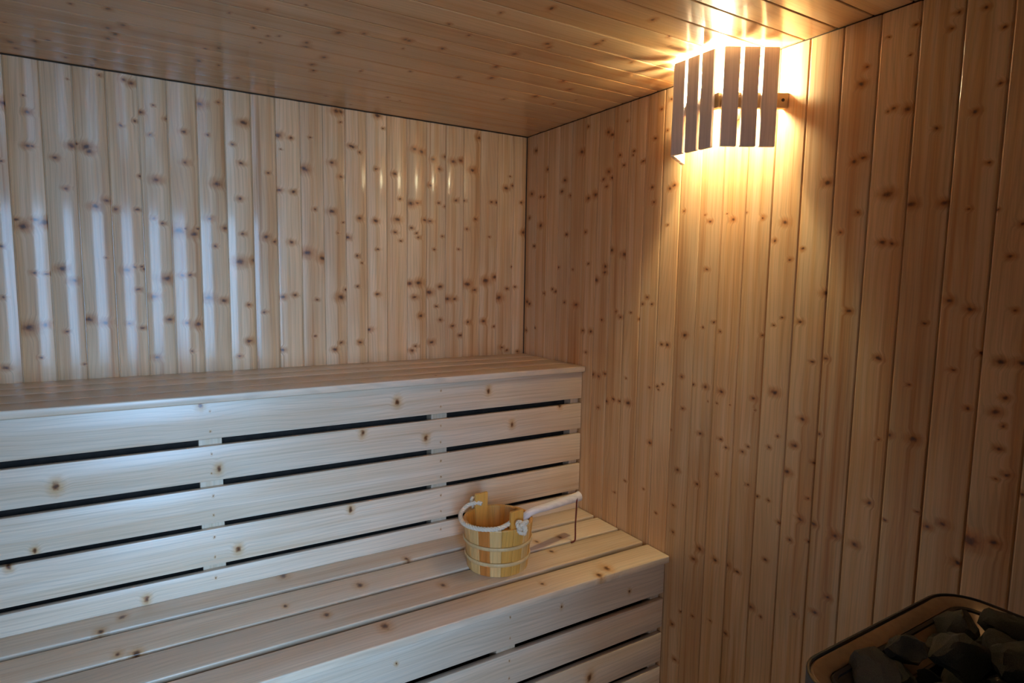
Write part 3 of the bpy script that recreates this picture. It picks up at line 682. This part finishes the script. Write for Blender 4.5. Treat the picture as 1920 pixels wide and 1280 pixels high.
box('gap_shadow_panel', BX0, BX1, -0.4040, -0.3980, 0.02, UP - 0.0695, M_GAP_SHADOW, ub)  # added dark sheet; makes the gaps between front boards look fully shaded

lb = thing('sauna_bench', 'lower pine bench of four wide slats in front of the taller bench', 'bench', (BXC, -0.74, 0))
for a, b in ((-0.5775, -0.4718), (-0.7284, -0.5987), (-0.8683, -0.7430), (-1.0049, -0.8920)):
    bench_slat(lb, 'seat_slat', a, b, LOW, 0.026, KNOTS_LOWER_TOP, 0)
for a, b in ((-0.7655, -0.6435), (-0.8955, -0.788), (-1.0285, -0.919), (-1.16, -1.0515)):
    bench_front(lb, UP + a, UP + b, -0.982, KNOTS_LOWER_FRONT, 0)
for a, b in ((-2.28, -2.215), (-1.4505, -1.386), (-0.691, -0.623), (-0.046, -0.006)):
    box('post', a, b, -0.9615, -0.917, 0.0, LOW - 0.0715, M_FRAME, lb, 0.002)
    box('post', a, b, -0.530, -0.485, 0.0, LOW - 0.0715, M_FRAME, lb, 0.002)
    box('joist', a, b, -0.9615, -0.4725, LOW - 0.071, LOW - 0.0265, M_FRAME, lb, 0.002)

box('gap_shadow_panel', BX0, BX1, -0.9160, -0.9100, 0.02, LOW - 0.0715, M_GAP_SHADOW, lb)  # same added sheet, blackening the gaps of the lower front

# ------------------------------------------------------------------ lamp with its slatted half-hexagon shade
LZ0, LZ1, LZR = UP + 0.742, UP + 1.012, UP + 0.872
c60, s60 = 0.8544, 0.5196
ridge_a, ridge_b = Vector((-0.176, -1.272, 0)), Vector((-0.176, -1.100, 0))
facets = [(ridge_b, Vector((0, -1, 0)), 0.172), (ridge_a, Vector((c60, -s60, 0)), 0.168), (ridge_b, Vector((c60, s60, 0)), 0.168)]
shade = thing('lamp_shade', 'slatted wooden lamp shade fixed high on the plank wall', 'lamp shade', (0, -1.186, LZ0))
for fi, (start, d, ln) in enumerate(facets):
    out = Vector((d.y, -d.x, 0))
    if out.x > 0: out = -out
    yaw = math.atan2(d.y, d.x)
    sw, first, pitch = (0.0445, 0.010, 0.0545) if fi else (0.0440, 0.003, 0.0530)
    for k in range(3):
        c = start + d * (first + sw / 2 + pitch * k) + out * (-0.001)
        bm = box_bm(-sw / 2, sw / 2, -0.006, 0.006, -(LZ1 - LZ0) / 2, (LZ1 - LZ0) / 2, None, 0.0022, 2)
        mk('slat', bm_mesh(bm, 'slat'), M_SHADE, shade, Matrix.Translation((c.x, c.y, (LZ0 + LZ1) / 2)) @ Matrix.Rotation(yaw, 4, 'Z'))
    # rail behind the slats; the two side rails run on to the wall
    L = ln if fi == 0 else 0.2
    a0 = 0.008 if fi == 0 else 0.012
    c = start + d * ((a0 + L - (0.008 if fi == 0 else 0.0)) / 2) - out * 0.0165
    hl_ = (L - a0 - (0.008 if fi == 0 else 0.0)) / 2
    bm = box_bm(-hl_, hl_, -0.009, 0.009, -0.021, 0.021, None, 0.0015, 1)
    RM = Matrix.Translation((c.x, c.y, LZR)) @ Matrix.Rotation(yaw, 4, 'Z')
    rail = mk('rail', bm_mesh(bm, 'rail'), M_RAIL, shade, RM)
    if fi == 1:
        e = start + d * 0.184 - out * 0.0075
        bm = bmesh.new()
        bmesh.ops.create_cone(bm, cap_ends=True, segments=16, radius1=0.0045, radius2=0.0045, depth=0.002)
        mk('screw_hole', bm_mesh(bm, 'screw_hole'), M_DARK, rail, RM.inverted() @ Matrix.Translation((e.x, e.y, LZR + 0.001)) @ Matrix.Rotation(yaw, 4, 'Z') @ Matrix.Rotation(math.pi / 2, 4, 'X'))  # dark disc painted as the shaded inside of the screw hole

lamp = thing('wall_lamp', 'glowing globe lamp on the wall inside the slatted shade', 'lamp', (-0.001, -1.186, LZR + 0.085))
bm = bmesh.new()
bmesh.ops.create_cone(bm, cap_ends=True, segments=32, radius1=0.042, radius2=0.038, depth=0.022)
mk('base', bm_mesh(bm, 'base', True), M_CERAMIC, lamp, Matrix.Translation((-0.0125, -1.186, LZR + 0.02)) @ Matrix.Rotation(-math.pi / 2, 4, 'Y'))
GZ = LZR + 0.085
box('arm', -0.104, -0.0240, -1.194, -1.178, GZ - 0.078, GZ - 0.062, M_CERAMIC, lamp, 0.003)
bm = bmesh.new(); rows = []
for r, z in ((0.016, -0.062), (0.022, -0.058), (0.023, -0.045), (0.024, -0.036), (0.023, -0.034), (0.014, -0.034)):
    rows.append([bm.verts.new((r * math.cos(2 * math.pi * k / 28), r * math.sin(2 * math.pi * k / 28), z)) for k in range(28)])
for A, B in zip(rows, rows[1:]):
    for k in range(28): bm.faces.new((A[k], A[(k + 1) % 28], B[(k + 1) % 28], B[k]))
bm.faces.new(rows[0][::-1]); bm.faces.new(rows[-1])
mk('socket', bm_mesh(bm, 'socket', True), M_CERAMIC, lamp, Matrix.Translation((-0.104, -1.186, GZ)))
bm = bmesh.new()
bmesh.ops.create_uvsphere(bm, u_segments=24, v_segments=16, radius=0.042)
M_GLOBE = plain('lamp_glass', (0.9, 0.9, 0.9), 0.3, emit=(1.0, 0.94, 0.57), strength=600.0)
mk('globe', bm_mesh(bm, 'globe', True), M_GLOBE, lamp, Matrix.Translation((-0.104, -1.186, LZR + 0.085)))

# ------------------------------------------------------------------ bucket
BC = Vector((-0.567, -0.748, LOW + 0.0005)); BH = 0.163; RB, RT = 0.104, 0.120
bucket = thing('wooden_bucket', 'round staved wooden bucket with rope handle standing on the lower bench', 'bucket', BC)
NS = 18; EAR_A = math.radians(96.4)


def brad(z): return RB + (RT - RB) * z / BH


def stave(a, half, h, th=0.012, n=4, ear=False):
    bm = bmesh.new(); zs = [0.0, 0.05, 0.10, BH - 0.003, BH] if not ear else [0.0, 0.05, 0.10, BH, h - 0.008, h]
    rows = []
    for i, z in enumerate(zs):
        row_o, row_i = [], []
        shr = 0.0015 if (i == len(zs) - 1) else 0.0
        for k in range(n + 1):
            t = a + half * (-1, -0.88, 0, 0.88, 1)[k] * 0.99
            ro = brad(min(z, BH)) - shr - (0.0016 if k in (0, n) else 0.0); ri = brad(min(z, BH)) - th + shr
            row_o.append(bm.verts.new((ro * math.cos(t), ro * math.sin(t), z)))
            row_i.append(bm.verts.new((ri * math.cos(t), ri * math.sin(t), z)))
        rows.append(row_o + row_i[::-1])
    m = len(rows[0])
    for A, B in zip(rows, rows[1:]):
        for k in range(m): bm.faces.new((A[k], A[(k + 1) % m], B[(k + 1) % m], B[k]))
    bm.faces.new(rows[0][::-1]); bm.faces.new(rows[-1])
    return bm_mesh(bm, 'stave')


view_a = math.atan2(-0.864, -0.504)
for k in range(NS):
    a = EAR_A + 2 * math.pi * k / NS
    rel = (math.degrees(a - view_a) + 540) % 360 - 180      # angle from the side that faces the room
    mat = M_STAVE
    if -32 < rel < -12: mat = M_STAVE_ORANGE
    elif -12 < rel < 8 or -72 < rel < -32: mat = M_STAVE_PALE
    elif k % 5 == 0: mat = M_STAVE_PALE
    half = math.pi / NS
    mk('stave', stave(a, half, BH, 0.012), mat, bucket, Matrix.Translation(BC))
for s in (0, 1):    # the two ears that carry the rope
    a = EAR_A + math.pi * s
    er = RT - 0.0185
    bm = box_bm(-0.0255, 0.0255, -0.006, 0.006, -0.095, 0.056, None, 0.002, 2)
    ear = mk('ear', bm_mesh(bm, 'ear'), M_STAVE, bucket,
             Matrix.Translation(BC + Vector((er * math.cos(a), er * math.sin(a), BH))) @ Matrix.Rotation(a + math.pi / 2, 4, 'Z'))
bm = bmesh.new()
bmesh.ops.create_cone(bm, cap_ends=True, segments=40, radius1=RB - 0.0128, radius2=RB - 0.0122, depth=0.012)
mk('bottom', bm_mesh(bm, 'bottom'), M_STAVE, bucket, Matrix.Translation(BC + Vector((0, 0, 0.02))))
for zc, hh, ex in ((0.098, 0.014, 0.0055), (0.042, 0.015, 0.0055)):
    bm = bmesh.new(); rows = []
    for dz, e in ((-1, 0.0004), (-0.75, ex * 0.75), (-0.3, ex), (0.3, ex), (0.75, ex * 0.75), (1, 0.0004)):
        z = zc + dz * hh / 2; r = brad(z) + e
        rows.append([bm.verts.new((r * math.cos(2 * math.pi * k / 64), r * math.sin(2 * math.pi * k / 64), z)) for k in range(64)])
    for A, B in zip(rows, rows[1:] + rows[:1]):
        for k in range(64): bm.faces.new((A[k], A[(k + 1) % 64], B[(k + 1) % 64], B[k]))
    mk('hoop', bm_mesh(bm, 'hoop', True), M_HOOP, bucket, Matrix.Translation(BC))


def pol(deg, r, z):     # deg from the ear that stands against the taller bench, counter-clockwise
    a = EAR_A + math.radians(deg)
    return (r * math.cos(a), r * math.sin(a), z)


rp = smooth_path([pol(4, RT - 0.030, BH + 0.020), pol(10, RT - 0.02, BH + 0.024), pol(24, RT + 0.002, BH + 0.018), pol(48, RT + 0.009, BH + 0.006),
                  pol(80, RT + 0.008, BH + 0.001), pol(112, RT + 0.004, BH + 0.003), pol(142, RT - 0.004, BH + 0.007),
                  pol(164, RT - 0.022, BH + 0.014), pol(174, RT - 0.030, BH + 0.020)], 10)
rope = mk('rope_handle', bm_mesh(rope_bm(rp, 0.0078, 0.034), 'rope', True), M_ROPE, bucket, Matrix.Translation(BC))
for deg, off in ((180, 0.004), (0, 0.004)):
    kp = []
    c = Vector(pol(deg, RT + off, BH + 0.012))
    a = EAR_A + math.radians(deg)
    er_, et = Vector((math.cos(a), math.sin(a), 0)), Vector((-math.sin(a), math.cos(a), 0))
    for i in range(61):
        t = 2 * math.pi * i / 60
        x = math.sin(t) + 2 * math.sin(2 * t); y = math.cos(t) - 2 * math.cos(2 * t); z = -math.sin(3 * t)
        kp.append(c + et * x * 0.0078 + Vector((0, 0, 1)) * y * 0.0078 + er_ * (z * 0.007 + 0.008))
    kn = mk('rope_knot', bm_mesh(rope_bm(kp, 0.0066, 0.024), 'rope_knot', True), M_ROPE, rope)
    tp = smooth_path([c + er_ * 0.008, c + er_ * 0.012 - Vector((0, 0, .016)) + et * 0.008, c + er_ * 0.010 - Vector((0, 0, .03)) + et * 0.010], 6)
    mk('rope_end', bm_mesh(rope_bm(tp, 0.0058, 0.022), 'rope_end', True), M_ROPE, rope)

# ------------------------------------------------------------------ ladle in the bucket
hole = Vector((-0.2199, -0.7318, LOW + 0.166))
bowl_c = Vector((-0.592, -0.765, LOW + 0.054))
ladle = thing('ladle', 'pale wooden ladle resting in the bucket with a dark red cord at its end', 'ladle', bowl_c - Vector((0, 0, 0.03)))
hp = smooth_path([bowl_c + Vector((0.036, -0.012, 0.014)), Vector((-0.522, -0.787, LOW + 0.118)), Vector((-0.490, -0.793, LOW + 0.162)), Vector((-0.452, -0.792, LOW + 0.1785)),
                  Vector((-0.38, -0.774, LOW + 0.174)), Vector((-0.30, -0.752, LOW + 0.170)), hole, hole + Vector((0.018, 0.004, 0.001))], 8)
bm = bmesh.new(); rows = []
for i, q in enumerate(hp):
    t = i / (len(hp) - 1)
    tg = (hp[min(i + 1, len(hp) - 1)] - hp[max(i - 1, 0)]).normalized()
    side = tg.cross(Vector((0, 0, 1))).normalized(); upv = side.cross(tg)
    w = 0.0115 + 0.0035 * math.sin(t * math.pi * 0.9) + 0.004 * max(0, t - 0.75) * 4
    h = 0.0125 + 0.0075 * max(0, t - 0.5) * 2
    if t > 0.985: w *= 0.7; h *= 0.7
    rows.append([bm.verts.new(q + side * math.cos(2 * math.pi * k / 14) * w + upv * math.sin(2 * math.pi * k / 14) * h) for k in range(14)])
for A, B in zip(rows, rows[1:]):
    for k in range(14): bm.faces.new((A[k], A[(k + 1) % 14], B[(k + 1) % 14], B[k]))
bm.faces.new(rows[0][::-1]); bm.faces.new(rows[-1])
handle = mk('handle', bm_mesh(bm, 'handle', True), M_LADLE, ladle)
bm = bmesh.new()
bmesh.ops.create_cone(bm, cap_ends=True, segments=16, radius1=0.0042, radius2=0.0042, depth=0.004)
nrm = Vector((-0.504, -0.864, 0.15)).normalized()
hm = Matrix.Translation(hole + nrm * 0.0162) @ nrm.to_track_quat('Z', 'Y').to_matrix().to_4x4()
mk('hole', bm_mesh(bm, 'hole'), M_DARK, handle, hm)
bm = bmesh.new(); rows = []
for r, z in ((0.0, -0.026), (0.024, -0.025), (0.036, -0.012), (0.040, 0.012), (0.040, 0.024), (0.036, 0.024), (0.035, 0.010), (0.030, -0.008), (0.020, -0.018), (0.0, -0.019)):
    rows.append([bm.verts.new((max(r, 0.0005) * math.cos(2 * math.pi * k / 28), max(r, 0.0005) * math.sin(2 * math.pi * k / 28), z)) for k in range(28)])
for A, B in zip(rows, rows[1:]):
    for k in range(28): bm.faces.new((A[k], A[(k + 1) % 28], B[(k + 1) % 28], B[k]))
mk('bowl', bm_mesh(bm, 'bowl', True), M_LADLE, ladle, Matrix.Translation(bowl_c))
fr = Vector((-0.504, -0.864, 0))
cp = [hole + fr * 0.004 + Vector((0, 0, 0.002)), hole + fr * 0.0185 + Vector((0, 0, 0.0)), hole + fr * 0.0190 + Vector((0, 0, -0.014)), hole + fr * 0.015 + Vector((0.0, 0, -0.05)),
      hole + fr * 0.014 + Vector((-0.002, 0, -0.10)), hole + fr * 0.014 + Vector((-0.001, 0, -0.145)), hole + fr * 0.016 + Vector((-0.004, 0, -0.1605)), hole + fr * 0.02 + Vector((-0.020, 0, -0.1632))]
mk('cord', bm_mesh(tube_bm(smooth_path(cp, 8), 0.0030, 8), 'cord', True), M_CORD, ladle)

# ------------------------------------------------------------------ stove
SX0, SX1, SY0, SY1, SZ = -0.705, -0.165, -2.325, -1.925, UP - 0.265
SC = Vector(((SX0 + SX1) / 2, (SY0 + SY1) / 2, 0)); SW, SD = SX1 - SX0, SY1 - SY0
stove = thing('sauna_stove', 'black sauna heater with a steel rim around dark stones beside the plank wall', 'stove', SC)


def rrect(inset, z, R=0.075, n=8):
    hx, hy = SW / 2 - inset, SD / 2 - inset; r = max(0.012, R - inset)
    pts = []
    for cx, cy, a0 in ((hx - r, hy - r, 0), (-hx + r, hy - r, 90), (-hx + r, -hy + r, 180), (hx - r, -hy + r, 270)):
        for k in range(n + 1):
            a = math.radians(a0 + 90 * k / n)
            pts.append((cx + r * math.cos(a), cy + r * math.sin(a), z))
    return pts


def loft(name, prof, mat, cap0=False, cap1=False, closed=False, sharp=35):
    bm = bmesh.new(); rows = [[bm.verts.new(q) for q in rrect(i, z)] for i, z in prof]
    m = len(rows[0])
    for A, B in zip(rows, (rows[1:] + rows[:1]) if closed else rows[1:]):
        for k in range(m): bm.faces.new((A[k], A[(k + 1) % m], B[(k + 1) % m], B[k]))
    if cap0: bm.faces.new(rows[0][::-1])
    if cap1: bm.faces.new(rows[-1])
    me = bm_mesh(bm, name)
    for pl in me.polygons: pl.use_smooth = True
    me.set_sharp_from_angle(angle=math.radians(sharp))
    return mk(name, me, mat, stove, Matrix.Translation(SC))


loft('casing', [(0.0, 0.14), (0.0, SZ - 0.001), (0.0015, SZ), (0.0045, SZ), (0.006, SZ - 0.004), (0.006, 0.15)], M_BLACK, closed=True)
loft('base_plate', [(0.0065, 0.14), (0.0065, 0.155)], M_BLACK, True, True)
loft('rim', [(0.0065, SZ - 0.012), (0.0065, SZ - 0.004), (0.010, SZ - 0.002), (0.030, SZ - 0.006), (0.036, SZ - 0.010), (0.036, SZ - 0.018)], M_STEEL, closed=True)
loft('inner_lip', [(0.0365, SZ - 0.050), (0.0365, SZ - 0.012), (0.041, SZ - 0.006), (0.047, SZ - 0.008), (0.047, SZ - 0.050)], M_BLACK, closed=True)
loft('liner', [(0.0475, SZ - 0.012), (0.085, SZ - 0.040), (0.095, SZ - 0.20), (0.097, SZ - 0.20), (0.088, SZ - 0.044), (0.050, SZ - 0.016)][::-1], M_STEEL, closed=True)
loft('stone_grate', [(0.098, SZ - 0.175), (0.098, SZ - 0.165)], M_BLACK, True, True)
for sx in (-1, 1):
    for sy in (-1, 1):
        x, y = SC.x + sx * (SW / 2 - 0.06), SC.y + sy * (SD / 2 - 0.06)
        box('leg', x - 0.018, x + 0.018, y - 0.018, y + 0.018, 0.0, 0.1395, M_BLACK, stove, 0.003)


def stone_mesh(seed, r):
    rs = random.Random(seed)
    bm = bmesh.new(); bmesh.ops.create_icosphere(bm, subdivisions=3, radius=1.0)
    o = Vector((rs.uniform(0, 50), rs.uniform(0, 50), rs.uniform(0, 50)))
    sx, sy, sz = rs.uniform(0.95, 1.2), rs.uniform(0.85, 1.05), rs.uniform(0.72, 0.92)
    planes = [(Vector((rs.gauss(0, 1), rs.gauss(0, 1), rs.gauss(0, 1))).normalized(), rs.uniform(0.55, 0.82)) for _ in range(14)]
    for v in bm.verts:
        c = v.co.copy()
        for nrm, d in planes:
            k = c.dot(nrm)
            if k > d: c -= nrm * (k - d) * 0.88
        c += c.normalized() * (0.16 * noise.noise(v.co * 1.8 + o) + 0.09 * noise.noise(v.co * 5.0 + o))
        v.co = Vector((c.x * sx, c.y * sy, c.z * sz)) * r * 1.15
    me = bm_mesh(bm, 'stone', True)
    me.set_sharp_from_angle(angle=math.radians(26))
    return me


SM = [stone_mesh(100 + i, 1.0) for i in range(12)]
# stones settle into the heater: small spheres dropped into the basin and pushed apart until they rest
rs = random.Random(11)
HX, HY = SW / 2 - 0.052, SD / 2 - 0.052
S_ = []
for k in range(60):
    S_.append([rs.uniform(-HX, HX) * 0.8, rs.uniform(-HY, HY) * 0.8, SZ - 0.10 + k * 0.005, rs.uniform(0.030, 0.044)])
for it in range(420):
    for s in S_: s[2] -= 0.0016
    for _ in range(2):
        for i in range(len(S_)):
            a = S_[i]
            for j in range(i):
                b = S_[j]
                dx, dy, dz = a[0] - b[0], a[1] - b[1], a[2] - b[2]
                d2 = dx * dx + dy * dy + dz * dz; m = a[3] + b[3]
                if d2 < m * m:
                    d = math.sqrt(d2) + 1e-9; k = (m - d) / d * 0.5
                    a[0] += dx * k; a[1] += dy * k; a[2] += dz * k
                    b[0] -= dx * k; b[1] -= dy * k; b[2] -= dz * k
        for s in S_:
            deep = max(0.0, min(1.0, (SZ - 0.02 - s[2]) / 0.12)) * 0.045
            lx, ly = HX - s[3] - deep + 0.012, HY - s[3] - deep + 0.012
            s[0] = max(-lx, min(lx, s[0])); s[1] = max(-ly, min(ly, s[1]))
            s[2] = max(SZ - 0.163 + s[3] * 0.75, s[2])
for i, (x, y, z, r) in enumerate(S_):
    if z > SZ + 0.075: continue
    o = mk('stone', SM[i % len(SM)], M_STONE, None,
           Matrix.Translation((SC.x + x, SC.y + y, z)) @ Matrix.Rotation(rs.uniform(0, 6.28), 4, 'Z') @ Matrix.Rotation(rs.uniform(-.5, .5), 4, 'X') @ Matrix.Scale(r * 0.95, 4))
    tag(o, 'rough dark grey stone heaped in the sauna heater', 'stone', 'stones in the heater')
